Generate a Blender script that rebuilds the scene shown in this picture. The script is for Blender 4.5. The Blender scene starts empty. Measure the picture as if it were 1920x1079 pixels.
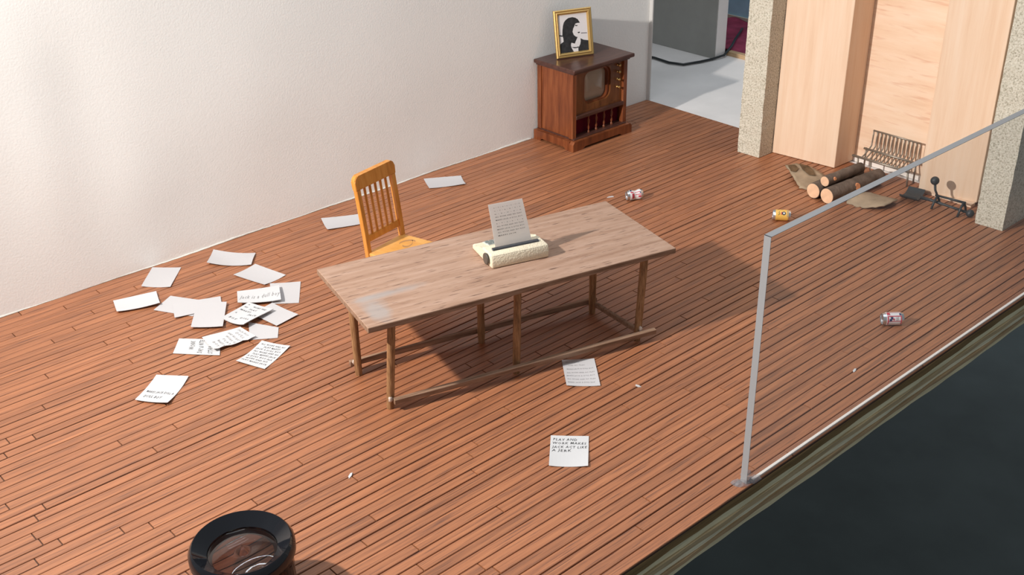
import bpy, bmesh, math, random
from mathutils import Vector, Matrix

random.seed(7)
SC = bpy.context.scene
COL = SC.collection
PI = math.pi

# ------------------------------------------------------------------ camera
cam = bpy.data.cameras.new('camera')
cam.sensor_width = 36.0
cam.lens = 36.0 * 2130.0 / 1920.0
cam.clip_start, cam.clip_end = 0.05, 200.0
cam_o = bpy.data.objects.new('camera', cam)
R_ = Vector((0.74266429, -0.66947568, -0.01587621))
U_ = Vector((0.32448382, 0.33901611, 0.88305058))
F_ = Vector((0.58579860, 0.66096171, -0.46900919))
mw = Matrix.Identity(4)
for i in range(3):
    mw[i][0], mw[i][1], mw[i][2] = R_[i], U_[i], -F_[i]
mw[2][3] = 4.75
cam_o.matrix_world = mw
COL.objects.link(cam_o)
SC.camera = cam_o

# ------------------------------------------------------------------ world, lamps, exposure
world = bpy.data.worlds.new('gallery_light')
SC.world = world
world.use_nodes = True
bg = world.node_tree.nodes['Background']
bg.inputs[0].default_value = (0.90, 0.95, 1.0, 1)
bg.inputs[1].default_value = 0.255

def spot(name, loc, aim, energy, color, size, cone, blend):
    l = bpy.data.lights.new(name, 'SPOT')
    l.energy, l.color, l.shadow_soft_size = energy, color, size
    l.spot_size, l.spot_blend = math.radians(cone), blend
    l.use_nodes = True                        # a throwing beam that spreads little: linear falloff
    nt = l.node_tree
    em = nt.nodes['Emission']
    lf = nt.nodes.new('ShaderNodeLightFalloff')
    lf.inputs['Strength'].default_value = 1.0
    nt.links.new(lf.outputs['Linear'], em.inputs['Strength'])
    o = bpy.data.objects.new(name, l)
    o.location = loc
    o.rotation_euler = (Vector(aim) - Vector(loc)).to_track_quat('-Z', 'Y').to_euler()
    COL.objects.link(o)

spot('gallery_spotlight', (-0.3, 7.35, 4.8), (9.0, 4.4, 0.2), 385, (1.0, 0.95, 0.895), 0.12, 168, 1.0)

for i, yy in enumerate((3.4, 5.6, 8.0)):
    l = bpy.data.lights.new('gallery_tube_light', 'AREA')
    l.shape, l.size, l.size_y = 'RECTANGLE', 0.22, 16.0
    l.energy, l.color = 220, (0.88, 0.94, 1.0)
    o = bpy.data.objects.new('gallery_tube_light', l)
    o.location = (7.0, yy, 13.0)
    o.rotation_euler = (0, 0, PI / 2)
    COL.objects.link(o)

vs = SC.view_settings
vs.view_transform, vs.look, vs.gamma, vs.exposure = 'Standard', 'None', 1.0, 0.0
vs.use_curve_mapping = False

# ------------------------------------------------------------------ materials
def N(nt, t, **kw):
    n = nt.nodes.new(t)
    for k, v in kw.items():
        setattr(n, k, v)
    return n

def base_mat(name, col, rough=0.5, spec=0.5, metal=0.0, bump=0.0, bscale=60.0, vary=0.0, vscale=6.0):
    m = bpy.data.materials.new(name)
    m.use_nodes = True
    nt = m.node_tree
    p = nt.nodes['Principled BSDF']
    p.inputs['Base Color'].default_value = (*col, 1)
    p.inputs['Roughness'].default_value = rough
    p.inputs['Specular IOR Level'].default_value = spec
    p.inputs['Metallic'].default_value = metal
    tc = N(nt, 'ShaderNodeTexCoord')
    if vary > 0:
        nz = N(nt, 'ShaderNodeTexNoise')
        nz.inputs['Scale'].default_value = vscale
        nz.inputs['Detail'].default_value = 5
        nt.links.new(tc.outputs['Object'], nz.inputs['Vector'])
        r = N(nt, 'ShaderNodeValToRGB')
        r.color_ramp.elements[0].position, r.color_ramp.elements[1].position = 0.3, 0.7
        r.color_ramp.elements[0].color = (*[c * (1 - vary) for c in col], 1)
        r.color_ramp.elements[1].color = (*[min(1, c * (1 + vary)) for c in col], 1)
        nt.links.new(nz.outputs['Fac'], r.inputs['Fac'])
        nt.links.new(r.outputs['Color'], p.inputs['Base Color'])
    if bump > 0:
        nb = N(nt, 'ShaderNodeTexNoise')
        nb.inputs['Scale'].default_value = bscale
        nb.inputs['Detail'].default_value = 4
        nt.links.new(tc.outputs['Object'], nb.inputs['Vector'])
        b = N(nt, 'ShaderNodeBump')
        b.inputs['Strength'].default_value = bump
        b.inputs['Distance'].default_value = 0.01
        nt.links.new(nb.outputs['Fac'], b.inputs['Height'])
        nt.links.new(b.outputs['Normal'], p.inputs['Normal'])
    return m

def wood_mat(name, cols, scale, rough=0.5, spec=0.4, lo=0.32, hi=0.68, rand=0.0, bump=0.15, pores=None, pscale=None, plo=0.60, phi=0.66, detail=6):
    """streaky wood: noise stretched by scale; cols = dark, mid, light; pores = colour of short dark flecks"""
    m = bpy.data.materials.new(name)
    m.use_nodes = True
    nt = m.node_tree
    p = nt.nodes['Principled BSDF']
    p.inputs['Roughness'].default_value = rough
    p.inputs['Specular IOR Level'].default_value = spec
    tc = N(nt, 'ShaderNodeTexCoord')
    oi = N(nt, 'ShaderNodeObjectInfo')
    mul = N(nt, 'ShaderNodeVectorMath', operation='SCALE')
    mul.inputs[0].default_value = (17.3, 41.7, 29.1)
    nt.links.new(oi.outputs['Random'], mul.inputs['Scale'])
    add = N(nt, 'ShaderNodeVectorMath', operation='ADD')
    nt.links.new(tc.outputs['Object'], add.inputs[0])
    nt.links.new(mul.outputs[0], add.inputs[1])
    mp = N(nt, 'ShaderNodeMapping')
    mp.inputs['Scale'].default_value = scale
    nt.links.new(add.outputs[0], mp.inputs['Vector'])
    nz = N(nt, 'ShaderNodeTexNoise')
    nz.inputs['Scale'].default_value = 1.0
    nz.inputs['Detail'].default_value = detail
    nz.inputs['Roughness'].default_value = 0.65
    nt.links.new(mp.outputs[0], nz.inputs['Vector'])
    r = N(nt, 'ShaderNodeValToRGB')
    e = r.color_ramp.elements
    e[0].position, e[1].position = lo, hi
    e[0].color, e[1].color = (*cols[0], 1), (*cols[2], 1)
    mid = e.new((lo + hi) / 2)
    mid.color = (*cols[1], 1)
    nt.links.new(nz.outputs['Fac'], r.inputs['Fac'])
    out = r.outputs['Color']
    if pores:
        mp2 = N(nt, 'ShaderNodeMapping')
        mp2.inputs['Scale'].default_value = pscale
        nt.links.new(add.outputs[0], mp2.inputs['Vector'])
        n2 = N(nt, 'ShaderNodeTexNoise')
        n2.inputs['Scale'].default_value = 1.0
        n2.inputs['Detail'].default_value = 2
        nt.links.new(mp2.outputs[0], n2.inputs['Vector'])
        r2 = N(nt, 'ShaderNodeValToRGB')
        r2.color_ramp.elements[0].position, r2.color_ramp.elements[1].position = plo, phi
        nt.links.new(n2.outputs['Fac'], r2.inputs['Fac'])
        mx = N(nt, 'ShaderNodeMix', data_type='RGBA')
        mx.inputs['B'].default_value = (*pores, 1)
        nt.links.new(r2.outputs['Color'], mx.inputs['Factor'])
        nt.links.new(out, mx.inputs['A'])
        out = mx.outputs['Result']
    if rand > 0:
        hsv = N(nt, 'ShaderNodeHueSaturation')
        mr = N(nt, 'ShaderNodeMapRange')
        mr.inputs['To Min'].default_value, mr.inputs['To Max'].default_value = 1 - rand, 1 + rand
        nt.links.new(oi.outputs['Random'], mr.inputs['Value'])
        nt.links.new(mr.outputs[0], hsv.inputs['Value'])
        nt.links.new(out, hsv.inputs['Color'])
        out = hsv.outputs['Color']
    nt.links.new(out, p.inputs['Base Color'])
    if bump > 0:
        b = N(nt, 'ShaderNodeBump')
        b.inputs['Strength'].default_value = bump
        b.inputs['Distance'].default_value = 0.004
        nt.links.new(nz.outputs['Fac'], b.inputs['Height'])
        nt.links.new(b.outputs['Normal'], p.inputs['Normal'])
    return m

def clear_mat(name, tint, rough=0.02, ior=1.45, haze=0.0):
    """clear sheet: see-through with a Fresnel reflection"""
    m = bpy.data.materials.new(name)
    m.use_nodes = True
    nt = m.node_tree
    nt.nodes.remove(nt.nodes['Principled BSDF'])
    out = nt.nodes['Material Output']
    tr = N(nt, 'ShaderNodeBsdfTransparent')
    tr.inputs[0].default_value = (*tint, 1)
    gl = N(nt, 'ShaderNodeBsdfGlossy')
    gl.inputs['Roughness'].default_value = rough
    fr = N(nt, 'ShaderNodeFresnel')
    fr.inputs[0].default_value = ior
    mx = N(nt, 'ShaderNodeMixShader')
    ge = N(nt, 'ShaderNodeNewGeometry')          # reflect only where the ray enters the sheet
    inv = N(nt, 'ShaderNodeMath', operation='SUBTRACT')
    inv.inputs[0].default_value = 1.0
    nt.links.new(ge.outputs['Backfacing'], inv.inputs[1])
    mu = N(nt, 'ShaderNodeMath', operation='MULTIPLY')
    nt.links.new(fr.outputs[0], mu.inputs[0])
    nt.links.new(inv.outputs[0], mu.inputs[1])
    nt.links.new(mu.outputs[0], mx.inputs[0])
    nt.links.new(tr.outputs[0], mx.inputs[1])
    nt.links.new(gl.outputs[0], mx.inputs[2])
    res = mx.outputs[0]
    if haze > 0:
        df = N(nt, 'ShaderNodeBsdfDiffuse')
        df.inputs[0].default_value = (0.8, 0.82, 0.85, 1)
        m2 = N(nt, 'ShaderNodeMixShader')
        m2.inputs[0].default_value = haze
        nt.links.new(res, m2.inputs[1])
        nt.links.new(df.outputs[0], m2.inputs[2])
        res = m2.outputs[0]
    nt.links.new(res, out.inputs['Surface'])
    return m

def glass_mat(name, col=(1, 1, 1), ior=1.5):
    m = base_mat(name, col, 0.0, 0.5)
    p = m.node_tree.nodes['Principled BSDF']
    p.inputs['Transmission Weight'].default_value = 1.0
    p.inputs['IOR'].default_value = ior
    return m

M = {}
M['plank'] = wood_mat('floor_plank_wood', [(0.215, 0.080, 0.036), (0.35, 0.130, 0.054), (0.435, 0.170, 0.072)], (1.5, 42, 42), rough=0.47, spec=0.8, lo=0.30, hi=0.68, rand=0.10, bump=0.3, detail=8, pores=(0.13, 0.052, 0.030), pscale=(3.0, 110, 110), plo=0.56, phi=0.74)
M['deck'] = base_mat('dark_floor_joint', (0.070, 0.038, 0.026), 0.8)
M['wall'] = base_mat('plaster_wall', (0.90, 0.90, 0.875), 0.85, 0.2, bump=0.2, bscale=55, vary=0.02, vscale=1.3)
M['torn'] = base_mat('torn_paper_edge', (0.66, 0.64, 0.585), 0.9, 0.1, bump=0.4, bscale=30)
M['trim'] = base_mat('painted_jamb', (0.60, 0.59, 0.57), 0.7, 0.2, bump=0.2)
M['hallfloor'] = base_mat('white_painted_floor', (0.80, 0.77, 0.75), 0.6, 0.3, vary=0.06, vscale=1.6, bump=0.1)
M['greywall'] = base_mat('shaded_grey_board', (0.34, 0.34, 0.32), 0.8, 0.2, vary=0.03)  # grey includes the shade on the hall panel's face
M['bluewall'] = base_mat('blue_painted_wall', (0.38, 0.62, 0.76), 0.8, 0.2, vary=0.06)
M['cream'] = base_mat('cream_strip', (0.62, 0.55, 0.45), 0.7)
M['crimson'] = base_mat('crimson_cloth', (0.30, 0.045, 0.09), 0.8, 0.2, vary=0.35, vscale=4.0, bump=0.4, bscale=18)
M['cable'] = base_mat('black_cable', (0.012, 0.016, 0.018), 0.35, 0.5)
M['strip'] = wood_mat('pale_wood_strip', [(0.40, 0.25, 0.13), (0.52, 0.34, 0.19), (0.62, 0.43, 0.26)], (30, 2, 30))
M['concrete'] = base_mat('dark_concrete', (0.110, 0.138, 0.140), 0.6, 0.3, vary=0.12, vscale=1.2, bump=0.15, bscale=12)
for i, c in enumerate([(0.22, 0.145, 0.066), (0.75, 0.70, 0.48), (0.50, 0.39, 0.235), (0.78, 0.74, 0.55), (0.44, 0.31, 0.18), (0.74, 0.66, 0.44)]):
    M['ply%d' % i] = wood_mat('plywood_layer_%d' % i, [tuple(x * 0.72 for x in c), c, tuple(x * 1.2 for x in c)], (1.6, 30, 34), rough=0.8, spec=0.15, rand=0.0, bump=0.5)
M['stone'] = None
def stone_mat():
    m = base_mat('speckled_stone', (0.55, 0.51, 0.42), 0.85, 0.2, bump=0.9, bscale=55)
    nt = m.node_tree
    p = nt.nodes['Principled BSDF']
    tc = N(nt, 'ShaderNodeTexCoord')
    v1 = N(nt, 'ShaderNodeTexNoise'); v1.inputs['Scale'].default_value = 60; v1.inputs['Detail'].default_value = 3
    r1 = N(nt, 'ShaderNodeValToRGB')
    e = r1.color_ramp.elements
    e[0].position, e[1].position = 0.33, 0.62
    e[0].color, e[1].color = (0.38, 0.35, 0.27, 1), (0.68, 0.64, 0.54, 1)
    k = e.new(0.45); k.color = (0.58, 0.54, 0.44, 1)
    v2 = N(nt, 'ShaderNodeTexVoronoi'); v2.inputs['Scale'].default_value = 46
    r2 = N(nt, 'ShaderNodeValToRGB')
    r2.color_ramp.elements[0].position, r2.color_ramp.elements[1].position = 0.10, 0.20
    r2.color_ramp.elements[0].color = (0.22, 0.20, 0.15, 1)
    r2.color_ramp.elements[1].color = (1, 1, 1, 1)
    mx = N(nt, 'ShaderNodeMix', data_type='RGBA', blend_type='MULTIPLY')
    mx.inputs['Factor'].default_value = 0.65
    for v in (v1, v2):
        nt.links.new(tc.outputs['Object'], v.inputs['Vector'])
    nt.links.new(v1.outputs['Fac'], r1.inputs['Fac'])
    nt.links.new(v2.outputs['Distance'], r2.inputs['Fac'])
    nt.links.new(r1.outputs['Color'], mx.inputs['A'])
    nt.links.new(r2.outputs['Color'], mx.inputs['B'])
    nt.links.new(mx.outputs['Result'], p.inputs['Base Color'])
    return m
M['stone'] = stone_mat()
PINE = [(0.74, 0.50, 0.335), (0.81, 0.595, 0.43), (0.84, 0.66, 0.51)]
M['pine_v'] = wood_mat('pale_pine_upright', PINE, (14, 14, 0.7), rough=0.6, spec=0.25, bump=0.1, lo=0.25, hi=0.75)
M['pine_h'] = wood_mat('pale_pine_crosswise', PINE, (9, 1.2, 11), rough=0.6, spec=0.25, bump=0.15, pores=(0.70, 0.43, 0.29), pscale=(10, 3.5, 30), plo=0.56, phi=0.76, lo=0.25, hi=0.75)
M['white'] = base_mat('white_strip', (0.80, 0.74, 0.68), 0.7)

def table_mat():
    m = wood_mat('weathered_table_wood', [(0.31, 0.18, 0.12), (0.405, 0.255, 0.18), (0.48, 0.32, 0.24)], (1.6, 20, 20), rough=0.65, spec=0.25, lo=0.28, hi=0.68, bump=0.2, pores=(0.16, 0.09, 0.065), pscale=(7, 75, 75), plo=0.62, phi=0.70)
    nt = m.node_tree
    p = nt.nodes['Principled BSDF']
    src = p.inputs['Base Color'].links[0].from_socket
    tc = N(nt, 'ShaderNodeTexCoord')
    fac = None
    # grey paint smears: (centre u, v, half length, half width)
    for cu, cv, a, b in ((-1.16, -0.30, 0.10, 0.20), (-0.98, -0.11, 0.27, 0.055)):
        mp = N(nt, 'ShaderNodeMapping')
        mp.inputs['Location'].default_value = (-cu / a, -cv / b, 0)
        mp.inputs['Scale'].default_value = (1 / a, 1 / b, 0)
        nt.links.new(tc.outputs['Object'], mp.inputs['Vector'])
        nz = N(nt, 'ShaderNodeTexNoise'); nz.inputs['Scale'].default_value = 7
        nt.links.new(tc.outputs['Object'], nz.inputs['Vector'])
        ln = N(nt, 'ShaderNodeVectorMath', operation='LENGTH')
        nt.links.new(mp.outputs[0], ln.inputs[0])
        ad = N(nt, 'ShaderNodeMath', operation='MULTIPLY_ADD')
        nt.links.new(nz.outputs['Fac'], ad.inputs[0]); ad.inputs[1].default_value = 1.2
        nt.links.new(ln.outputs['Value'], ad.inputs[2])
        mr = N(nt, 'ShaderNodeMapRange')
        mr.inputs['From Min'].default_value, mr.inputs['From Max'].default_value = 1.0, 1.75
        mr.inputs['To Min'].default_value, mr.inputs['To Max'].default_value = 0.62, 0.0
        nt.links.new(ad.outputs[0], mr.inputs['Value'])
        mx = N(nt, 'ShaderNodeMix', data_type='RGBA')
        mx.inputs['B'].default_value = (0.36, 0.35, 0.345, 1)
        nt.links.new(mr.outputs[0], mx.inputs['Factor'])
        nt.links.new(src, mx.inputs['A'])
        src = mx.outputs['Result']
    nt.links.new(src, p.inputs['Base Color'])
    return m
M['tabletop'] = table_mat()
M['tableleg'] = wood_mat('brown_dowel_wood', [(0.15, 0.07, 0.03), (0.31, 0.16, 0.07), (0.45, 0.25, 0.12)], (50, 50, 6), rough=0.6, spec=0.3, bump=0.5)
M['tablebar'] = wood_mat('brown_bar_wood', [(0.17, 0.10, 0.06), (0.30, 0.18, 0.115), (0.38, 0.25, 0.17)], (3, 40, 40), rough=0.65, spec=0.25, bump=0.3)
M['glue'] = base_mat('dried_glue', (0.62, 0.50, 0.42), 0.4, 0.5)
M['chair'] = wood_mat('honey_chair_wood', [(0.55, 0.20, 0.028), (0.68, 0.27, 0.045), (0.74, 0.33, 0.07)], (22, 22, 3), rough=0.32, spec=0.5, bump=0.05)
M['seat'] = wood_mat('honey_seat_wood', [(0.58, 0.25, 0.05), (0.70, 0.33, 0.075), (0.76, 0.39, 0.11)], (9, 3, 9), rough=0.4, spec=0.4, bump=0.05)
M['scuff'] = base_mat('worn_varnish', (0.42, 0.21, 0.08), 0.6)
M['tvwood'] = wood_mat('walnut_veneer', [(0.11, 0.028, 0.010), (0.195, 0.054, 0.018), (0.27, 0.085, 0.030)], (16, 16, 1.6), rough=0.35, spec=0.4, bump=0.05)
M['tvdark'] = wood_mat('dark_stained_top', [(0.045, 0.018, 0.013), (0.075, 0.030, 0.022), (0.10, 0.042, 0.030)], (3, 24, 24), rough=0.3, spec=0.45, bump=0.05)
M['tvfront'] = wood_mat('walnut_front', [(0.10, 0.034, 0.011), (0.17, 0.060, 0.018), (0.23, 0.09, 0.028)], (16, 16, 2.0), rough=0.35, spec=0.4, bump=0.05)
M['screen'] = base_mat('tv_screen', (0.34, 0.29, 0.23), 0.12, 0.6)
M['redcloth'] = base_mat('dark_red_cloth', (0.10, 0.006, 0.016), 0.9, 0.1, bump=0.3, bscale=120)
M['brass'] = base_mat('brass', (0.62, 0.42, 0.16), 0.28, 0.5, metal=1.0)
M['gold'] = base_mat('gold_moulding', (0.60, 0.40, 0.15), 0.42, 0.5, metal=0.85, bump=0.1, bscale=25)
M['print_white'] = base_mat('photo_paper', (0.72, 0.69, 0.69), 0.35, 0.4)
M['print_black'] = base_mat('photo_ink', (0.030, 0.030, 0.032), 0.4, 0.3, vary=0.3, vscale=30)
M['paper'] = base_mat('blank_paper', (0.54, 0.525, 0.53), 0.85, 0.15, bump=0.1, bscale=25)
def page_mat():
    m = base_mat('thin_translucent_paper', (0.82, 0.80, 0.79), 0.85, 0.1)
    nt = m.node_tree
    p = nt.nodes['Principled BSDF']
    tr = N(nt, 'ShaderNodeBsdfTranslucent'); tr.inputs[0].default_value = (0.90, 0.87, 0.84, 1)
    mx = N(nt, 'ShaderNodeMixShader'); mx.inputs[0].default_value = 0.6
    nt.links.new(p.outputs[0], mx.inputs[1]); nt.links.new(tr.outputs[0], mx.inputs[2])
    nt.links.new(mx.outputs[0], nt.nodes['Material Output'].inputs['Surface'])
    return m
M['page'] = page_mat()
M['card'] = base_mat('white_card', (0.60, 0.60, 0.605), 0.8, 0.15)
M['ink'] = base_mat('black_ink', (0.035, 0.033, 0.035), 0.7)
M['greyink'] = base_mat('faded_ink', (0.27, 0.26, 0.26), 0.8)
M['clay'] = base_mat('cream_clay', (0.80, 0.70, 0.53), 0.8, 0.2, bump=0.7, bscale=70)
M['platen'] = base_mat('black_platen', (0.05, 0.05, 0.055), 0.35, 0.5, vary=0.2, vscale=30)
M['knob'] = base_mat('brown_knob', (0.10, 0.082, 0.066), 0.45, 0.4)
M['keys'] = base_mat('grey_keys', (0.17, 0.19, 0.18), 0.6)
M['keybed'] = base_mat('pale_key_bed', (0.62, 0.64, 0.60), 0.7)
M['aluminium'] = base_mat('aluminium', (0.72, 0.72, 0.73), 0.28, 0.5, metal=1.0)
M['canwhite'] = base_mat('white_can_paint', (0.74, 0.71, 0.71), 0.35, 0.5)
M['canred'] = base_mat('red_can_paint', (0.55, 0.05, 0.08), 0.4, 0.4)
M['canblue'] = base_mat('navy_can_paint', (0.03, 0.035, 0.11), 0.4, 0.4)
M['canyellow'] = base_mat('yellow_can_paint', (0.78, 0.46, 0.10), 0.35, 0.5)
M['cangreen'] = base_mat('dark_green_paint', (0.13, 0.13, 0.05), 0.4)
M['iron'] = base_mat('black_iron', (0.030, 0.032, 0.034), 0.45, 0.5, bump=0.4, bscale=60)
M['steel'] = base_mat('rusty_steel', (0.28, 0.24, 0.195), 0.42, 0.5, metal=0.6, bump=0.2, bscale=60)
M['bark'] = base_mat('grey_bark', (0.145, 0.108, 0.085), 0.9, 0.1, bump=0.9, bscale=26, vary=0.35, vscale=9)
M['loose_bark'] = base_mat('loose_bark', (0.39, 0.29, 0.195), 0.9, 0.1, bump=0.5, bscale=20, vary=0.22, vscale=7)
M['lichen'] = base_mat('dark_lichen', (0.16, 0.10, 0.055), 0.9, 0.1, vary=0.4, vscale=12)
M['cutwood'] = base_mat('fresh_cut_wood', (0.78, 0.50, 0.32), 0.75, 0.2, vary=0.10, vscale=14)
M['cutorange'] = base_mat('orange_cut_wood', (0.60, 0.25, 0.12), 0.75, 0.2, vary=0.15, vscale=16)
M['acrylic'] = clear_mat('clear_acrylic', (0.97, 0.98, 0.985), 0.01, 1.45, haze=0.035)
M['acredge'] = base_mat('frosted_acrylic_edge', (0.33, 0.335, 0.345), 0.5, 0.4)
M['gluedrop'] = clear_mat('clear_glue', (0.86, 0.84, 0.85), 0.08, 1.45, haze=0.12)
M['black'] = base_mat('black_plastic', (0.008, 0.009, 0.012), 0.06, 0.5)
M['amber'] = clear_mat('smoked_plastic', (0.45, 0.32, 0.23), 0.05, 1.5)
M['lens'] = glass_mat('magnifier_glass', (1, 1, 1), 1.5)
M['innertube'] = base_mat('inner_sleeve', (0.05, 0.035, 0.03), 0.4)

# ------------------------------------------------------------------ mesh helpers
def obj(name, bm, mat, parent=None, smooth=False, loc=None):
    me = bpy.data.meshes.new(name)
    bmesh.ops.recalc_face_normals(bm, faces=bm.faces)
    bm.to_mesh(me)
    bm.free()
    me.materials.append(M[mat] if isinstance(mat, str) else mat)
    if smooth:
        for p in me.polygons:
            p.use_smooth = True
    o = bpy.data.objects.new(name, me)
    COL.objects.link(o)
    if parent is not None:
        o.parent = parent
    if loc is not None:
        o.location = loc
    return o

def shade_auto(o, deg=35):
    """smooth shading with hard edges kept"""
    me = o.data
    for p in me.polygons:
        p.use_smooth = True
    bm = bmesh.new(); bm.from_mesh(me)
    for e in bm.edges:
        if len(e.link_faces) == 2 and e.calc_face_angle(0) > math.radians(deg):
            e.smooth = False
    bm.to_mesh(me); bm.free()
    return o

def thing(name, label, cat, loc=(0, 0, 0), rz=0.0, group=None):
    o = bpy.data.objects.new(name, None)
    o.empty_display_size = 0.1
    COL.objects.link(o)
    o.location, o.rotation_euler = loc, (0, 0, rz)
    return tag(o, label, cat, group)

def tag(o, label, cat, group=None, kind=None):
    o['label'], o['category'] = label, cat
    if group: o['group'] = group
    if kind: o['kind'] = kind
    return o

def struct(o, label, cat):
    return tag(o, label, cat, kind='structure')

def box(bm, x0, x1, y0, y1, z0, z1, bev=0.0, seg=2):
    r = bmesh.ops.create_cube(bm, size=1.0)
    vs_ = r['verts']
    for v in vs_:
        v.co = Vector(((x0 + x1) / 2 + v.co.x * (x1 - x0), (y0 + y1) / 2 + v.co.y * (y1 - y0), (z0 + z1) / 2 + v.co.z * (z1 - z0)))
    if bev > 0:
        es = list({e for v in vs_ for e in v.link_edges})
        bmesh.ops.bevel(bm, geom=es, offset=bev, segments=seg, affect='EDGES', profile=0.5)

def bxm(*a, **k):
    bm = bmesh.new(); box(bm, *a, **k); return bm

def ring_frames(pts):
    pts = [Vector(p) for p in pts]
    out = []
    ref = None
    for i, p in enumerate(pts):
        a = pts[max(0, i - 1)]; b = pts[min(len(pts) - 1, i + 1)]
        d = (b - a).normalized()
        if ref is None:
            ref = Vector((0, 0, 1)) if abs(d.z) < 0.9 else Vector((1, 0, 0))
        s = d.cross(ref).normalized()
        t = s.cross(d).normalized()
        ref = t
        out.append((p, s, t))
    return out

def tube(bm, pts, r, n=10, caps=True):
    rings = []
    fr = ring_frames(pts)
    for i, (p, s, t) in enumerate(fr):
        rr = r[i] if isinstance(r, (list, tuple)) else r
        rings.append([bm.verts.new(p + s * (rr * math.cos(2 * PI * k / n)) + t * (rr * math.sin(2 * PI * k / n))) for k in range(n)])
    for a, b in zip(rings, rings[1:]):
        for k in range(n):
            bm.faces.new((a[k], a[(k + 1) % n], b[(k + 1) % n], b[k]))
    if caps:
        bm.faces.new(rings[0]); bm.faces.new(rings[-1])
    return rings

def tubem(pts, r, n=10):
    bm = bmesh.new(); tube(bm, pts, r, n); return bm

def lathe(bm, prof, n=40, mtx=None):
    mtx = mtx or Matrix.Identity(4)
    rings = []
    for r, z in prof:
        if r < 1e-6:
            rings.append([bm.verts.new(mtx @ Vector((0, 0, z)))])
        else:
            rings.append([bm.verts.new(mtx @ Vector((r * math.cos(2 * PI * k / n), r * math.sin(2 * PI * k / n), z))) for k in range(n)])
    for a, b in zip(rings, rings[1:]):
        for k in range(n):
            k2 = (k + 1) % n
            if len(a) == 1 and len(b) == 1: continue
            if len(a) == 1: bm.faces.new((a[0], b[k2], b[k]))
            elif len(b) == 1: bm.faces.new((a[k], a[k2], b[0]))
            else: bm.faces.new((a[k], a[k2], b[k2], b[k]))
    return bm

def lathem(prof, n=40, mtx=None):
    return lathe(bmesh.new(), prof, n, mtx)

def prism(bm, poly, plane, a0, a1):
    """polygon in a plane ('xy','xz','yz') extruded along the third axis from a0 to a1"""
    def P(q, a):
        return {'xy': (q[0], q[1], a), 'xz': (q[0], a, q[1]), 'yz': (a, q[0], q[1])}[plane]
    lo = [bm.verts.new(P(q, a0)) for q in poly]
    hi = [bm.verts.new(P(q, a1)) for q in poly]
    bm.faces.new(lo); bm.faces.new(hi)
    n = len(poly)
    for k in range(n):
        bm.faces.new((lo[k], lo[(k + 1) % n], hi[(k + 1) % n], hi[k]))

def prismm(poly, plane, a0, a1, bev=0.0, seg=2):
    bm = bmesh.new(); prism(bm, poly, plane, a0, a1)
    if bev > 0:
        bmesh.ops.bevel(bm, geom=list(bm.edges), offset=bev, segments=seg, affect='EDGES', profile=0.5)
    return bm

def rrect(x0, x1, y0, y1, r, n=5):
    out = []
    for cx, cy, a in ((x1 - r, y1 - r, 0), (x0 + r, y1 - r, 90), (x0 + r, y0 + r, 180), (x1 - r, y0 + r, 270)):
        for k in range(n + 1):
            t = math.radians(a + 90 * k / n)
            out.append((cx + r * math.cos(t), cy + r * math.sin(t)))
    return out

def sheet(bm, f, nu, nv, th):
    """curved sheet f(u,v)->Vector with thickness th below"""
    g = [[f(i / nu, j / nv) for j in range(nv + 1)] for i in range(nu + 1)]
    top = [[bm.verts.new(p) for p in row] for row in g]
    bot = [[bm.verts.new(p - Vector((0, 0, th)) if not callable(th) else th(p)) for p in row] for row in g]
    for i in range(nu):
        for j in range(nv):
            bm.faces.new((top[i][j], top[i + 1][j], top[i + 1][j + 1], top[i][j + 1]))
            bm.faces.new((bot[i][j], bot[i][j + 1], bot[i + 1][j + 1], bot[i + 1][j]))
    for i in range(nu):
        bm.faces.new((top[i][0], bot[i][0], bot[i + 1][0], top[i + 1][0]))
        bm.faces.new((top[i][nv], top[i + 1][nv], bot[i + 1][nv], bot[i][nv]))
    for j in range(nv):
        bm.faces.new((top[0][j], top[0][j + 1], bot[0][j + 1], bot[0][j]))
        bm.faces.new((top[nu][j], bot[nu][j], bot[nu][j + 1], top[nu][j + 1]))

_tc = {}
def text_geo(s):
    """flat letter outlines of a string, scaled to unit width: (verts, faces, height)"""
    if s in _tc: return _tc[s]
    cu = bpy.data.curves.new('writing', 'FONT')
    cu.body = s
    cu.resolution_u = 1
    cu.offset = 0.004
    cu.space_character = 1.22
    o = bpy.data.objects.new('writing', cu)
    COL.objects.link(o)
    bpy.context.view_layer.update()
    dg = bpy.context.evaluated_depsgraph_get()
    me = o.evaluated_get(dg).to_mesh()
    vsx = [(v.co.x, v.co.y) for v in me.vertices]
    fs = [tuple(p.vertices) for p in me.polygons]
    o.evaluated_get(dg).to_mesh_clear()
    bpy.data.objects.remove(o); bpy.data.curves.remove(cu)
    x0 = min(v[0] for v in vsx); x1 = max(v[0] for v in vsx)
    w = x1 - x0
    _tc[s] = ([((x - x0) / w, y / w) for x, y in vsx], fs, w)
    return _tc[s]

def add_text(bm, s, place, u0, v0, wu, hv, wob=0.06, slant=0.0, ph=0.0):
    """writes s from (u0,v0) along u, width wu; letters hv tall in v; place(u,v)->Vector"""
    vsx, fs, w = text_geo(s)
    vv = []
    for x, y in vsx:
        yy = y * w / 0.70           # 1.0 = capital height
        vv.append(bm.verts.new(place(u0 + wu * x + 0.15 * hv * yy, v0 + hv * (yy + wob * math.sin(9 * x + ph)) + slant * wu * x)))
    for f_ in fs:
        try: bm.faces.new([vv[i] for i in f_])
        except ValueError: pass

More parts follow.
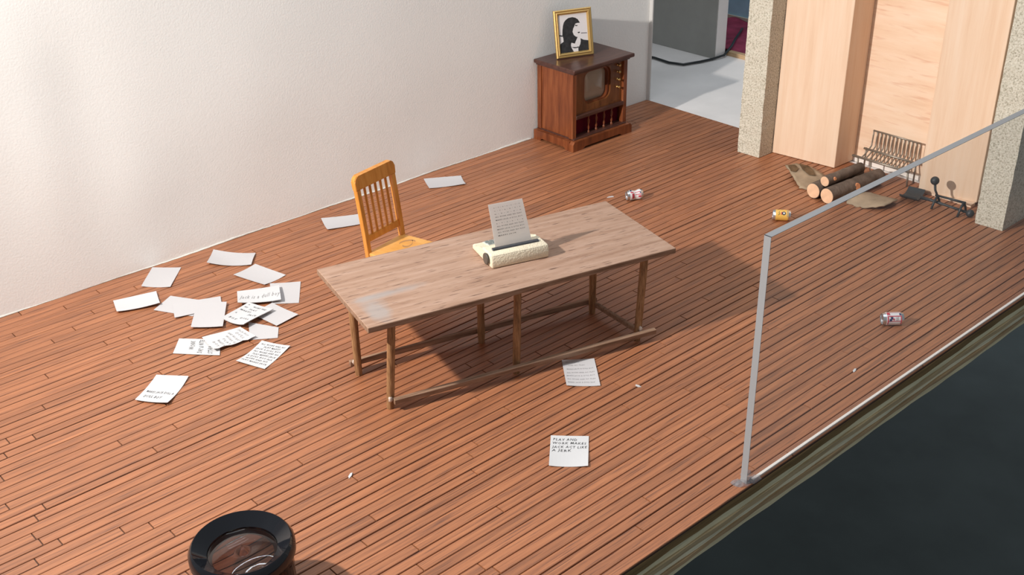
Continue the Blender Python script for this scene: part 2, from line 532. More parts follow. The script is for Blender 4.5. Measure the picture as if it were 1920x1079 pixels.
# ------------------------------------------------------------------ SETTING: floor
PITCH = 0.0833
Y0, Y1 = 3.50, 9.335
fl = struct(obj('floor', bxm(-0.6, 10.65, Y0 + 0.005, 9.33, -0.03, -0.012), 'deck'),
            'wood plank floor of the model room with dark joints', 'floor')
def plank_mesh(L, w):
    bm = bmesh.new()
    b, c = 0.003, 0.0006
    x0, x1, y0, y1 = 0, L, 0, w
    lo = [bm.verts.new(p) for p in ((x0, y0, -0.012), (x1, y0, -0.012), (x1, y1, -0.012), (x0, y1, -0.012))]
    md = [bm.verts.new(p) for p in ((x0, y0, -0.003), (x1, y0, -0.003), (x1, y1, -0.003), (x0, y1, -0.003))]
    hi = [bm.verts.new(p) for p in ((x0 + c, y0 + b, 0), (x1 - c, y0 + b, 0), (x1 - c, y1 - b, 0), (x0 + c, y1 - b, 0))]
    for a, c in ((lo, md), (md, hi)):
        for k in range(4):
            bm.faces.new((a[k], a[(k + 1) % 4], c[(k + 1) % 4], c[k]))
    bm.faces.new(hi)
    bmesh.ops.recalc_face_normals(bm, faces=bm.faces)
    me = bpy.data.meshes.new('plank')
    bm.to_mesh(me); bm.free()
    me.materials.append(M['plank'])
    return me
_pm = {}
y = Y0
row = 0
NPL = 0
while y < Y1 - 0.02:
    gap = random.choice((0.005, 0.006, 0.007, 0.009, 0.012))
    w = min(PITCH, Y1 - y) - gap
    t = (y - Y0) / (Y1 - Y0)
    xs = 1.4 - 1.4 * min(1, t / 0.42) if t < 0.42 else 1.0 * (t - 0.42) / 0.58
    x = xs - random.uniform(0, 1.6)
    while x < 10.65:
        L = random.choice((1.7, 2.0, 2.3, 2.6, 2.9, 3.2))
        if x + L > 10.65 - 0.5: L = 10.65 - x
        if x + L > 0.4:
            key = (round(L, 2), round(w, 4))
            if key not in _pm: _pm[key] = plank_mesh(L - 0.008, w)
            o = bpy.data.objects.new('plank', _pm[key])
            COL.objects.link(o); o.parent = fl
            o.location = (x, y + gap / 2, 0)
            NPL += 1
        x += L
    y += PITCH
    row += 1
print('PLANKS', NPL)

# plywood board under the floor
ply = struct(obj('trim_1', bxm(-0.6, 15.2, Y0 + 0.02, 12.6, -0.315, -0.031), 'ply2'), 'thick raw plywood edge under the plank floor', 'plywood')
zz = [-0.030, -0.092, -0.150, -0.190, -0.238, -0.268, -0.318]
for i in range(6):
    off = (0.0, 0.010, -0.004, 0.008, -0.006, 0.004)[i]
    def f(u, v, i=i, off=off):
        xx = -0.6 + 15.8 * u
        wv = 0.004 * math.sin(xx * 3.1 + i) + 0.003 * math.sin(xx * 11.7 + 2 * i)
        return Vector((xx, Y0 + off + wv, zz[i] + (zz[i + 1] - zz[i]) * v))
    bm = bmesh.new()
    sheet(bm, f, 120, 1, lambda p: Vector((p.x, Y0 + 0.06, p.z)))
    obj('ply', bm, 'ply%d' % i, ply)

struct(obj('ground', bxm(-30, 60, -20, 60, -5.9, -5.6), 'concrete'), 'dark grey concrete floor far below the model', 'ground')

# ------------------------------------------------------------------ SETTING: walls
bm = bmesh.new()
def wf(u, v):
    x = -1.5 + 12.14 * u
    z = -0.03 + 4.4 * v
    b = 0.0
    for cx, cz, ax, az, h in ((3.05, 1.2, 0.30, 0.9, 0.030), (3.75, 0.75, 0.38, 0.55, 0.026), (3.4, 1.9, 0.3, 0.6, -0.018), (2.2, 2.0, 0.35, 0.9, 0.03), (4.9, 1.2, 0.8, 0.7, 0.02), (6.4, 1.0, 0.9, 0.8, 0.015)):
        b += h * math.exp(-((x - cx) / ax) ** 2 - ((z - cz) / az) ** 2)
    return Vector((x, 9.333 - b - 0.004 * math.sin(x * 2.3) * v, z))
sheet(bm, wf, 90, 40, lambda p: Vector((p.x, 9.46, p.z)))
struct(obj('wall_left', bm, 'wall', smooth=False), 'long cream plaster wall with soft bulges behind the desk', 'wall')
for p in bpy.data.objects['wall_left'].data.polygons: p.use_smooth = True
shade_auto(bpy.data.objects['wall_left'], 50)

rb = random.Random(3)
prof = [(-0.6 + 9.2 * i / 150, 0.011 + 0.006 * math.sin(i * 0.31) + rb.uniform(-0.003, 0.004), 0.004 + 0.008 * math.sin(i * 0.17 + 1) + rb.uniform(0, 0.005)) for i in range(151)]
bm = bmesh.new()
rows = []
for x, h, d in prof:
    rows.append([bm.verts.new((x, 9.34, 0.001)), bm.verts.new((x, 9.328 - max(0.002, d), 0.001)), bm.verts.new((x, 9.328 - max(0.002, d) + 0.003, h * 0.6)), bm.verts.new((x, 9.331, h)), bm.verts.new((x, 9.34, h))])
for a, b in zip(rows, rows[1:]):
    for k in range(4):
        bm.faces.new((a[k], b[k], b[k + 1], a[k + 1]))
struct(obj('baseboard_left', bm, 'torn', smooth=True), 'wavy torn paper edge along the foot of the cream wall', 'paper edge')

struct(obj('trim_2', bxm(10.635, 10.66, 9.285, 9.46, -0.03, 4.2, bev=0.006), 'trim'), 'painted door jamb ending the cream wall', 'door jamb')
struct(obj('hall_floor', bxm(10.655, 12.95, 3.9, 12.6, -0.031, -0.006), 'hallfloor'), 'white painted floor in the doorway beyond the planks', 'floor')
gw = struct(obj('wall_hall', bxm(12.66, 12.88, 9.86, 12.6, -0.005, 2.4, bev=0.004), 'greywall'), 'grey wall panel standing in the hallway', 'wall')
obj('lit_end_face', bxm(12.67, 12.88, 9.848, 9.859, 0.0, 2.4), 'hallfloor', gw)  # panel end coloured paler, painting it as the lit side
struct(obj('wall_far', bxm(14.36, 14.5, 8.6, 12.6, -0.03, 1.5), 'bluewall'), 'blue wall at the far end of the hallway', 'wall')
struct(obj('baseboard_far', bxm(14.33, 14.36, 8.6, 12.6, 0.07, 0.13), 'cream'), 'cream strip along the foot of the blue wall', 'baseboard')
struct(obj('trim_3', bxm(12.93, 13.03, 8.6, 9.86, -0.03, 0.055, bev=0.01), 'strip'), 'pale wood threshold strip before the crimson cloth', 'wood strip')
bm = bmesh.new()
def cf(u, v):
    x = 13.04 + 1.28 * u; y = 8.7 + 3.6 * v
    return Vector((x, y, 0.055 + 0.03 * u + 0.03 * math.sin(7 * y + 3 * x) * math.sin(5.1 * x) + 0.018 * math.sin(13 * y - 4 * x)))
sheet(bm, cf, 40, 50, 0.015)
tag(obj('crumpled_cloth', bm, 'crimson', smooth=True), 'crumpled crimson cloth on the floor before the blue wall', 'cloth')
tag(obj('cable', tubem([(12.0, 10.75, 0.02), (12.05, 10.45, 0.02), (12.02, 10.15, 0.02), (12.09, 9.95, 0.02), (12.35, 9.87, 0.02), (12.58, 9.83, 0.02), (12.80, 9.80, 0.035), (13.05, 9.87, 0.10), (13.3, 10.0, 0.13), (13.6, 10.15, 0.14), (13.85, 10.3, 0.12)], 0.017, 10), 'cable', smooth=True),
    'black cable snaking over the white hallway floor', 'cable')

# ------------------------------------------------------------------ fireplace
fp = thing('fireplace', 'plain pale pine fireplace surround with a recessed back panel', 'fireplace', (10.6, 6.0, 0))
def lp(poly, o=(10.6, 6.0)): return [(a - o[0], b - o[1]) for a, b in poly]
obj('pine_pier', prismm(lp([(10.262, 7.078), (10.357, 6.319), (10.728, 6.312), (10.728, 7.078)]), 'xy', 0.004, 3.2, 0.004, 1), 'pine_v', fp)
obj('pine_pier', prismm(lp([(10.402, 5.333), (10.528, 4.754), (10.728, 4.754), (10.728, 5.333)]), 'xy', 0.03, 3.2, 0.004, 1), 'pine_v', fp)
obj('back_panel', bxm(0.13, 0.20, -1.24, 1.07, 0.0, 3.2), 'pine_h', fp)
obj('base_strip', bxm(0.10, 0.129, -0.66, 0.305, 0.001, 0.05), 'white', fp)
obj('base_strip', bxm(-0.16, -0.075, -1.236, -0.668, 0.001, 0.03), 'pine_h', fp)
def pillar(poly, label):
    bm = bmesh.new(); prism(bm, poly, 'xy', 0.001, 3.2)
    bmesh.ops.subdivide_edges(bm, edges=[e for e in bm.edges if abs(e.verts[0].co.z - e.verts[1].co.z) > 1], cuts=40)
    rr = random.Random(len(label))
    for v in bm.verts:
        v.co += Vector((rr.uniform(-.003, .003), rr.uniform(-.003, .003), 0))
    return tag(obj('stone_pillar', bm, 'stone'), label, 'pillar', kind='thing')
pillar([(10.007, 7.372), (10.023, 7.084), (10.258, 7.084), (10.72, 7.084), (10.72, 7.372)], 'speckled stone pillar beside the doorway opening')
pillar([(10.122, 4.552), (10.138, 4.275), (10.72, 4.275), (10.72, 4.552)], 'speckled stone pillar seen through the acrylic sheet')

# fire grate
g = thing('fire_grate', 'rusty steel fire grate with curved ribs in the fireplace', 'grate', (10.55, 5.82, 0))
GX, GY = 10.55, 5.82
NR = 13
for i in range(NR):
    yy = 6.065 - 0.555 * i / (NR - 1) - GY
    pts = []
    for k in range(9):
        s = k / 8
        px = -0.085 + 0.165 * min(1, s / 0.62) ** 1.0 if s < 0.62 else 0.08 + 0.012 * math.sin((s - 0.62) / 0.38 * PI / 2)
        pz = 0.175 + 0.085 * (s / 0.62) ** 1.4 if s < 0.62 else 0.26 + 0.17 * (s - 0.62) / 0.38
        pts.append((px, yy, pz))
    obj('rib', tubem(pts, 0.0085, 6), 'steel', g, smooth=True)
obj('front_bar', tubem([(-0.085, 0.36, 0.165), (-0.085, -0.33, 0.165)], 0.014, 8), 'steel', g, smooth=True)
obj('cross_bar', tubem([(0.03, 0.30, 0.232), (0.03, -0.32, 0.232)], 0.013, 8), 'steel', g, smooth=True)
obj('top_bar', tubem([(0.092, 0.25, 0.432), (0.092, -0.315, 0.432)], 0.010, 8), 'steel', g, smooth=True)
for ly in (0.29, -0.31):
    obj('leg', tubem([(-0.085, ly, 0.165), (-0.08, ly - 0.01, 0.0)], 0.010, 8), 'steel', g, smooth=True)
    obj('leg', tubem([(0.06, ly, 0.232), (0.06, ly, 0.0)], 0.010, 8), 'steel', g, smooth=True)
obj('bracket', tubem([(-0.085, 0.13, 0.165), (-0.085, 0.13, 0.06), (-0.10, 0.10, 0.05)], 0.008, 6), 'steel', g, smooth=True)

# logs
def log(p0, p1, r, label, knots=()):
    p0, p1 = Vector(p0), Vector(p1)
    t = thing('log', label, 'log', p0, 0, 'logs before the fireplace')
    d = p1 - p0
    n = 18
    rr = random.Random(int(r * 1000) + int(p0.y * 100))
    bm = bmesh.new()
    pts = [d * (k / 12) for k in range(13)]
    rings = tube(bm, pts, [r * (1 + rr.uniform(-.03, .03)) if 0 < k < 12 else r * 0.985 for k in range(13)], n, True)
    for rg in rings:
        for v in rg: v.co += Vector((0, rr.uniform(-.002, .002), rr.uniform(-.002, .002)))
    shade_auto(obj('bark', bm, 'bark', t), 50)
    ax = d.normalized()
    q = ax.to_track_quat('Z', 'Y').to_matrix().to_4x4()
    for pos, sgn in ((Vector((0, 0, 0)), -1), (d, 1)):
        mt = Matrix.Translation(pos + ax * 0.001 * sgn) @ q
        shade_auto(obj('cut_end', lathem([(0, 0.004 * sgn), (r * 0.55, 0.004 * sgn), (r * 0.93, 0.002 * sgn), (r * 0.95, -0.004 * sgn)], 22, mt), 'cutwood', t))
    for s, dirv, kr in knots:
        dv = Vector(dirv).normalized()
        mt = Matrix.Translation(d * s + dv * r * 0.9) @ dv.to_track_quat('Z', 'Y').to_matrix().to_4x4()
        k = obj('knot', lathem([(kr * 1.35, -0.01), (kr * 1.2, 0.012), (kr, 0.016), (0, 0.016)], 12, mt), 'cutorange', t)
    return t
log((9.50, 6.006, 0.084), (10.28, 5.985, 0.082), 0.082, 'thick grey log with pale pink cut end, beside the curled bark')
log((9.487, 5.832, 0.084), (10.33, 5.755, 0.084), 0.083, 'thick grey log with orange knot, nearest the acrylic sheet', [(0.47, (-0.25, -0.95, 0.35), 0.030)])
log((9.565, 5.925, 0.1945), (10.16, 5.885, 0.1945), 0.055, 'thin grey log lying on top of the two thick logs', [(0.16, (-0.1, -0.9, 0.35), 0.016)])

def bark_piece(name, label, outline, zf, mat='loose_bark'):
    c = sum((Vector((a, b, 0)) for a, b in outline), Vector()) / len(outline)
    # densify outline
    pts = []
    n = len(outline)
    rr = random.Random(len(label))
    for i in range(n):
        a, b = Vector(outline[i]), Vector(outline[(i + 1) % n])
        for k in range(5):
            q = a.lerp(b, k / 5)
            pts.append(q + Vector((rr.uniform(-.012, .012), rr.uniform(-.012, .012))))
    bm = bmesh.new()
    rings = []
    for s in (1.0, 0.8, 0.55, 0.28):
        rings.append([Vector((c.x + (q.x - c.x) * s, c.y + (q.y - c.y) * s, 0)) for q in pts])
    def lift(p): return Vector((p.x, p.y, zf(p.x, p.y)))
    for th in (0, 1):
        vr = [[bm.verts.new(lift(p) - Vector((0, 0, 0.012 * th))) for p in r] for r in rings]
        cc = bm.verts.new(lift(c) - Vector((0, 0, 0.012 * th)))
        for a, b in zip(vr, vr[1:]):
            for k in range(len(a)):
                bm.faces.new((a[k], a[(k + 1) % len(a)], b[(k + 1) % len(a)], b[k]))
        for k in range(len(vr[-1])):
            bm.faces.new((vr[-1][k], vr[-1][(k + 1) % len(vr[-1])], cc))
        if th == 0: t0 = vr[0]
        else:
            for k in range(len(t0)):
                bm.faces.new((t0[k], t0[(k + 1) % len(t0)], vr[0][(k + 1) % len(t0)], vr[0][k]))
    return tag(obj(name, bm, mat, smooth=True), label, 'bark')
bl = bark_piece('bark_piece', 'curled brown bark with dark lichen edge beside the logs',
           [(9.86, 6.60), (9.74, 6.42), (9.60, 6.235), (9.70, 6.11), (9.95, 6.12), (10.07, 6.27), (10.10, 6.44), (9.98, 6.56)],
           lambda x, y: 0.014 + max(0, (y - 6.18)) * 0.16 + 0.03 * math.sin(9 * x) * max(0, y - 6.2) * 2)
for pts in ([(9.86, 6.585), (9.80, 6.50), (9.83, 6.45), (9.90, 6.47), (9.93, 6.54)], [(10.0, 6.53), (9.93, 6.44), (9.90, 6.33), (9.95, 6.28), (10.02, 6.36), (10.06, 6.45)]):
    bm = bmesh.new()
    f3 = lambda x, y: 0.020 + max(0, (y - 6.18)) * 0.16 + 0.03 * math.sin(9 * x) * max(0, y - 6.2) * 2
    prism(bm, pts, 'xy', 0, 0.004)
    for v in bm.verts: v.co.z += f3(v.co.x, v.co.y)
    obj('lichen', bm, 'lichen', bl)
bark_piece('bark_piece', 'flat tan piece of bark between the logs and the shovel',
           [(9.63, 5.70), (9.84, 5.69), (10.02, 5.645), (10.06, 5.50), (10.02, 5.335), (9.91, 5.30), (9.75, 5.325), (9.66, 5.44), (9.64, 5.56)],
           lambda x, y: 0.016 + 0.045 * math.sin(PI * min(1, max(0, (x - 9.62) / 0.45))) + 0.012 * math.sin(11 * y))

# shovel and firedog
sv = thing('fire_shovel', 'small black iron fire shovel lying on the floor before the fireplace', 'shovel', (10.22, 5.2, 0))
bm = bmesh.new()
def bf(u, v):
    a = Vector((10.085, 5.175)).lerp(Vector((10.345, 5.225)), u); b = Vector((10.105, 5.375)).lerp(Vector((10.36, 5.42)), u)
    q = a.lerp(b, v)
    return Vector((q.x - 10.22, q.y - 5.2, 0.014 + 0.05 * abs(2 * u - 1) ** 3 + 0.02 * (1 - v)))
sheet(bm, bf, 10, 5, 0.012)
obj('blade', bm, 'iron', sv, smooth=False)
obj('handle', tubem([(0.0, -0.005, 0.045), (0.0, -0.12, 0.05), (-0.005, -0.30, 0.047), (-0.006, -0.52, 0.043)], [0.020, 0.015, 0.013, 0.012], 10), 'iron', sv, smooth=True)
def sph(c, r, n=18):
    bm = bmesh.new()
    bmesh.ops.create_uvsphere(bm, u_segments=n, v_segments=n // 2 + 2, radius=r)
    for v in bm.verts: v.co += Vector(c)
    return bm
obj('ball_knob', sph((-0.006, -0.545, 0.042), 0.040), 'iron', sv, smooth=True)
fd = thing('fireplace_tool_rest', 'black iron fireplace tool rest with a tall ball finial', 'tool rest', (10.21, 4.89, 0))
AL, AR = Vector((0.0, 0.13, 0.122)), Vector((0.005, -0.15, 0.135))
obj('top_bar', tubem([AL + Vector((0, 0.02, 0)), AR - Vector((0, 0.02, 0))], 0.012, 8), 'iron', fd, smooth=True)
for A_, s in ((AL, 0), (AR, 0)):
    for sx in (-1, 1):
        obj('leg', tubem([A_, A_ + Vector((sx * 0.05, 0, -0.06)), (A_.x + sx * 0.085, A_.y, 0.0)], 0.012, 8), 'iron', fd, smooth=True)
obj('upright', tubem([AL, AL + Vector((0.005, 0.035, 0.05)), AL + Vector((0.005, 0.05, 0.12))], [0.011, 0.012, 0.014], 10), 'iron', fd, smooth=True)
obj('ball_finial', sph(AL + Vector((0.005, 0.055, 0.145)), 0.044), 'iron', fd, smooth=True)

# ------------------------------------------------------------------ acrylic sheet
gl = thing('acrylic_sheet', 'clear acrylic sheet standing along the front edge of the floor', 'acrylic sheet', (8.1, 3.55, 0))
GX0, GX1, GH = 5.185, 11.4, 1.83
obj('pane', bxm(GX0 - 8.1 + .004, GX1 - 8.1, -0.025, 0.025, 0.004, GH - .004), 'acrylic', gl)
obj('end_edge', bxm(GX0 - 8.1, GX0 - 8.1 + .003, -0.025, 0.025, 0.001, GH), 'acredge', gl)
obj('top_edge', bxm(GX0 - 8.1, GX1 - 8.1, -0.025, 0.025, GH - .003, GH), 'acredge', gl)
obj('bottom_edge_glint', bxm(GX0 - 8.1 + 0.06, GX1 - 8.1, -0.036, -0.016, 0.001, 0.014), 'white', gl)  # white strip paints the bright glint along the sheet's foot
rr = random.Random(12)
for cx, cy, sx, sy, sz in ((5.20, 3.545, 0.075, 0.045, 0.03), (5.265, 3.518, 0.065, 0.03, 0.028), (5.15, 3.58, 0.045, 0.03, 0.018), (5.27, 3.60, 0.05, 0.022, 0.025)):
    bm = bmesh.new()
    bmesh.ops.create_icosphere(bm, subdivisions=2, radius=1)
    for v in bm.verts:
        k = 1 + rr.uniform(-.22, .22)
        v.co = Vector((cx - 8.1 + v.co.x * sx * k, cy - 3.55 + v.co.y * sy * k, max(0.0005, v.co.z * sz * k)))
    obj('glue_blob', bm, 'gluedrop', gl)

# ------------------------------------------------------------------ television
tv = thing('television_cabinet', 'wooden console television with brass knobs standing against the wall', 'television', (9.13, 9.0, 0))
ox, oy = 9.13, 9.0
def tb(x0, x1, y0, y1, z0, z1, **k): return bxm(x0 - ox, x1 - ox, y0 - oy, y1 - oy, z0, z1, **k)
# plinth with cut-out feet
bm = bmesh.new()
ft = [(8.645, 0), (8.80, 0), (8.84, 0.028), (9.42, 0.028), (9.46, 0), (9.625, 0), (9.625, 0.085), (9.60, 0.115), (8.67, 0.115), (8.645, 0.085)]
prism(bm, [(a - ox, b) for a, b in ft], 'xz', 8.655 - oy, 8.72 - oy)
obj('plinth_front', bm, 'tvwood', tv)
fs_ = [(8.7205, 0), (8.78, 0), (8.81, 0.028), (9.18, 0.028), (9.21, 0), (9.315, 0), (9.315, 0.085), (9.315, 0.115), (8.7205, 0.115)]
for x0, x1 in ((8.645, 8.705), (9.565, 9.625)):
    bm = bmesh.new(); prism(bm, [(a - oy, b) for a, b in fs_], 'yz', x0 - ox, x1 - ox)
    obj('plinth_side', bm, 'tvwood', tv)
obj('bottom_board', tb(8.70, 9.57, 8.70, 9.315, 0.095, 0.130, bev=0.006), 'tvdark', tv)
obj('side_panel', tb(8.715, 8.745, 8.78, 9.30, 0.115, 0.905), 'tvwood', tv)
obj('side_panel', tb(9.555, 9.585, 8.78, 9.30, 0.115, 0.905), 'tvwood', tv)
obj('back_panel', tb(8.72, 9.58, 9.29, 9.312, 0.115, 0.905), 'tvdark', tv)
for x0 in (8.70, 9.535):
    obj('corner_post', tb(x0, x0 + 0.062, 8.725, 8.79, 0.115, 0.905, bev=0.006), 'tvwood', tv)
obj('corner_post', tb(8.70, 8.76, 9.25, 9.312, 0.115, 0.905, bev=0.006), 'tvwood', tv)
# front board with a rounded opening for the screen
def holed(outer, inner, ya, yb):
    """flat board in xz between ya and yb, outer polygon with an inner hole of the same vertex count"""
    bm = bmesh.new()
    n = len(inner)
    L = [[bm.verts.new((a, yy, b)) for a, b in poly] for yy in (ya, yb) for poly in (outer, inner)]
    of, inf, ob, inb = L
    for k in range(n):
        k2 = (k + 1) % n
        bm.faces.new((of[k], of[k2], inf[k2], inf[k])); bm.faces.new((ob[k], inb[k], inb[k2], ob[k2]))
        bm.faces.new((of[k], ob[k], ob[k2], of[k2])); bm.faces.new((inf[k], inf[k2], inb[k2], inb[k]))
    return bm
sx0, sx1, sz0, sz1 = 8.905 - ox, 9.345 - ox, 0.475, 0.868
inner = rrect(sx0, sx1, sz0, sz1, 0.10, 7)
X0, X1, Z0, Z1 = 8.755 - ox, 9.54 - ox, 0.385, 0.905
cxm, czm = (sx0 + sx1) / 2, (sz0 + sz1) / 2
outer = []
for a, b in inner:   # push onto the rectangle border
    dx, dz = a - cxm, b - czm
    s = min(((X1 - cxm) / dx if dx > 0 else (X0 - cxm) / dx) if abs(dx) > 1e-9 else 9e9, ((Z1 - czm) / dz if dz > 0 else (Z0 - czm) / dz) if abs(dz) > 1e-9 else 9e9)
    outer.append((cxm + dx * s, czm + dz * s))
front = obj('front_board', holed(outer, inner, 8.755 - oy, 8.80 - oy), 'tvfront', tv)
# fill the corners the ray projection leaves open
for (a0, a1, b0, b1) in ((X0, X0 + 0.02, Z0, Z1), (X1 - 0.06, X1, Z0, Z1)):
    obj('front_stile', bxm(a0, a1, 8.7545 - oy, 8.79 - oy, b0, b1), 'tvfront', tv)
obj('front_rail', bxm(X0, X1, 8.7543 - oy, 8.79 - oy, Z1 - 0.012, Z1), 'tvfront', tv)
obj('front_rail', bxm(X0, X1, 8.7543 - oy, 8.79 - oy, Z0, Z0 + 0.03), 'tvfront', tv)
obj('screen_bezel', holed(rrect(sx0, sx1, sz0, sz1, 0.10, 7), rrect(sx0 + 0.028, sx1 - 0.028, sz0 + 0.018, sz1 - 0.018, 0.085, 7), 8.775 - oy, 8.83 - oy), 'tvwood', tv)
bm = bmesh.new()
pl = rrect(sx0 + 0.005, sx1 - 0.005, sz0 + 0.005, sz1 - 0.005, 0.09, 7)
rgs = []
for s, d in ((1.0, 8.832), (0.85, 8.818), (0.6, 8.808), (0.3, 8.803)):
    rgs.append([bm.verts.new((cxm + (a - cxm) * s, d - oy, czm + (b - czm) * s)) for a, b in pl])
for a, b in zip(rgs, rgs[1:]):
    for k in range(len(pl)): bm.faces.new((a[k], a[(k + 1) % len(pl)], b[(k + 1) % len(pl)], b[k]))
bm.faces.new(rgs[-1])
obj('screen', bm, 'screen', tv, smooth=True)
for zz_ in (0.838, 0.757, 0.667, 0.575):
    kx = 9.462 - ox
    mt = Matrix.Translation((kx, 8.755 - oy, zz_)) @ Matrix.Rotation(PI / 2, 4, 'X')
    obj('knob', lathem([(0.018, 0), (0.018, 0.004), (0.008, 0.008), (0.008, 0.02), (0.017, 0.026), (0.016, 0.038), (0, 0.042)], 14, mt), 'brass', tv, smooth=True)
obj('ledge', tb(8.755, 9.54, 8.715, 8.80, 0.345, 0.39, bev=0.008), 'tvdark', tv)
obj('speaker_cloth', tb(8.755, 9.54, 8.815, 8.825, 0.125, 0.35), 'redcloth', tv)
for i in range(4):
    kx = 8.998 + 0.129 * i - ox
    obj('spindle', lathem([(0.016, 0.131), (0.016, 0.150), (0.007, 0.158), (0.016, 0.190), (0.007, 0.222), (0.014, 0.245), (0.017, 0.275), (0.007, 0.305), (0.014, 0.325), (0.014, 0.346)], 12, Matrix.Translation((kx, 8.765 - oy, 0))), 'tvwood', tv, smooth=True)
obj('cornice', tb(8.685, 9.605, 8.695, 9.318, 0.888, 0.915, bev=0.008), 'tvdark', tv)
obj('top', tb(8.650, 9.640, 8.655, 9.322, 0.915, 0.960, bev=0.012), 'tvdark', tv)

# ------------------------------------------------------------------ picture frame
pf = thing('picture_frame', 'gilt frame holding a black and white portrait, on top of the television', 'picture frame', (9.046, 9.045, 0.962), math.atan2(8.965 - 9.121, 9.271 - 8.826))
tilt = Matrix.Rotation(-0.20, 4, 'X')
FW, FH = 0.235, 0.535
bm = bmesh.new()
profp = [(0.0, 0.0), (0.0, -0.022), (0.010, -0.030), (0.026, -0.026), (0.036, -0.032), (0.048, -0.026), (0.056, -0.012), (0.056, 0.0)]
rings = []
for t, d in profp:
    rings.append([bm.verts.new(tilt @ Vector(p)) for p in ((-FW + t, d, t), (FW - t, d, t), (FW - t, d, FH - t), (-FW + t, d, FH - t))])
rings.append(rings[0])
for a, b in zip(rings, rings[1:]):
    for k in range(4): bm.faces.new((a[k], a[(k + 1) % 4], b[(k + 1) % 4], b[k]))
obj('moulding', bm, 'gold', pf)
bm = bxm(-FW + 0.01, FW - 0.01, -0.003, 0.006, 0.01, FH - 0.01)
for v in bm.verts: v.co = tilt @ v.co
obj('backing', bm, 'tvdark', pf)
bm = bxm(-FW + 0.045, FW - 0.045, -0.008, -0.004, 0.045, FH - 0.045)
for v in bm.verts: v.co = tilt @ v.co
ph = obj('photograph', bm, 'print_white', pf)
def pp(x, y):
    u = (x - 80 - (y - 145) * 0.11) / 570.0
    v = (y - 145 + (x - 80) * 0.13) / 775.0
    u = min(1, max(0, u)); v = min(1, max(0, v))
    return (-FW + 0.056 + u * (2 * FW - 0.112), FH - 0.056 - v * (FH - 0.112))
def print_poly(name, pts, d, mat):
    bm = bmesh.new()
    prism(bm, [pp(*q) for q in pts], 'xz', -0.0082 - d, -0.0080 - d)
    for v in bm.verts: v.co = tilt @ v.co
    obj(name, bm, mat, ph)
print_poly('printed_hair', [(370, 172), (430, 185), (480, 215), (525, 285), (470, 290), (430, 305), (415, 360), (395, 400), (385, 470), (410, 530), (450, 565), (490, 575), (455, 660), (440, 710), (370, 690), (362, 740), (375, 790), (410, 850), (430, 890), (300, 905), (165, 925), (150, 780), (150, 720), (215, 670), (205, 600), (185, 540), (183, 440), (190, 350), (205, 280), (240, 230), (290, 190)], 0, 'print_black')
print_poly('printed_jacket', [(548, 600), (610, 630), (715, 640), (735, 860), (520, 890), (512, 800), (548, 720), (556, 660)], 0, 'print_black')
print_poly('printed_line', [(125, 535), (190, 545), (190, 570), (125, 560)], 0, 'print_black')
print_poly('printed_line', [(555, 488), (675, 484), (675, 496), (555, 502)], 0, 'print_black')
print_poly('printed_line', [(425, 318), (455, 335), (480, 330), (475, 350), (440, 355)], 0.0003, 'print_black')
print_poly('printed_line', [(480, 478), (520, 465), (535, 480), (510, 500)], 0.0003, 'print_black')
print_poly('printed_line', [(370, 778), (470, 780), (520, 765), (515, 790), (440, 805)], 0.0003, 'print_black')
bm = prismm([(-0.05, 0.05), (0.05, 0.05), (0.03, 0.36), (-0.03, 0.36)], 'xz', 0.0, 0.006)
hm = tilt @ Matrix.Translation((0, 0.007, 0))
for v in bm.verts:
    z = v.co.z
    v.co = hm @ Vector((v.co.x, v.co.y + (0.36 - z) * 0.18, z - 0.0))
obj('strut', bm, 'tvdark', pf)

# ------------------------------------------------------------------ desk
TA = math.radians(-14.25)
tb_ = thing('work_table', 'long worn wooden table on six dowel legs in the middle of the floor', 'table', (5.254, 6.076, 0), TA)
bm = bmesh.new()
tl = [(-1.326, 0.532), (1.326, 0.539), (1.315, -0.539), (-1.315, -0.532)]
prism(bm, tl, 'xy', 0.703, 0.750)
bmesh.ops.bevel(bm, geom=list(bm.edges), offset=0.006, segments=2, affect='EDGES', profile=0.5)
tt = obj('table_top', bm, 'tabletop', tb_)
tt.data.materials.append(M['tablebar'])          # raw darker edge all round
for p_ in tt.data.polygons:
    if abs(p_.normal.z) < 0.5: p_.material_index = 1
LEG = [((-1.175, -0.478), (-1.125, -0.495)), ((-0.126, -0.505), (-0.100, -0.498)), ((0.970, -0.545), (1.040, -0.500)),
       ((-1.212, 0.076), (-1.216, 0.080)), ((-0.156, 0.045), (-0.150, 0.05)), ((0.885, 0.021), (0.895, 0.03))]
for (a, b), (c, d) in LEG:
    rr = random.Random(int(a * 100))
    bm = tubem([(a + (c - a) * k / 6, b + (d - b) * k / 6, 0.706 * k / 6) for k in range(7)], [0.027] + [0.031 + rr.uniform(-.0015, .0015) for _ in range(6)], 14)
    shade_auto(obj('leg', bm, 'tableleg', tb_), 50)
def bar(p, q, h, w):
    p, q = Vector(p), Vector(q)
    bm = bmesh.new()
    d = (q - p); L = d.length
    box(bm, 0, L, -w / 2, w / 2, -h / 2, h / 2, bev=0.004, seg=1)
    mt = Matrix.Translation(p) @ d.to_track_quat('X', 'Z').to_matrix().to_4x4()
    for v in bm.verts: v.co = mt @ v.co
    return bm
obj('stretcher', bar((-1.165, -0.535, 0.085), (1.10, -0.612, 0.085), 0.042, 0.042), 'tablebar', tb_)
obj('stretcher', bar((-1.262, 0.128, 0.085), (0.96, 0.078, 0.085), 0.045, 0.036), 'tablebar', tb_)
obj('end_stretcher', bar((0.905, 0.03, 0.085), (0.975, -0.545, 0.085), 0.042, 0.032), 'tablebar', tb_)
rr = random.Random(5)
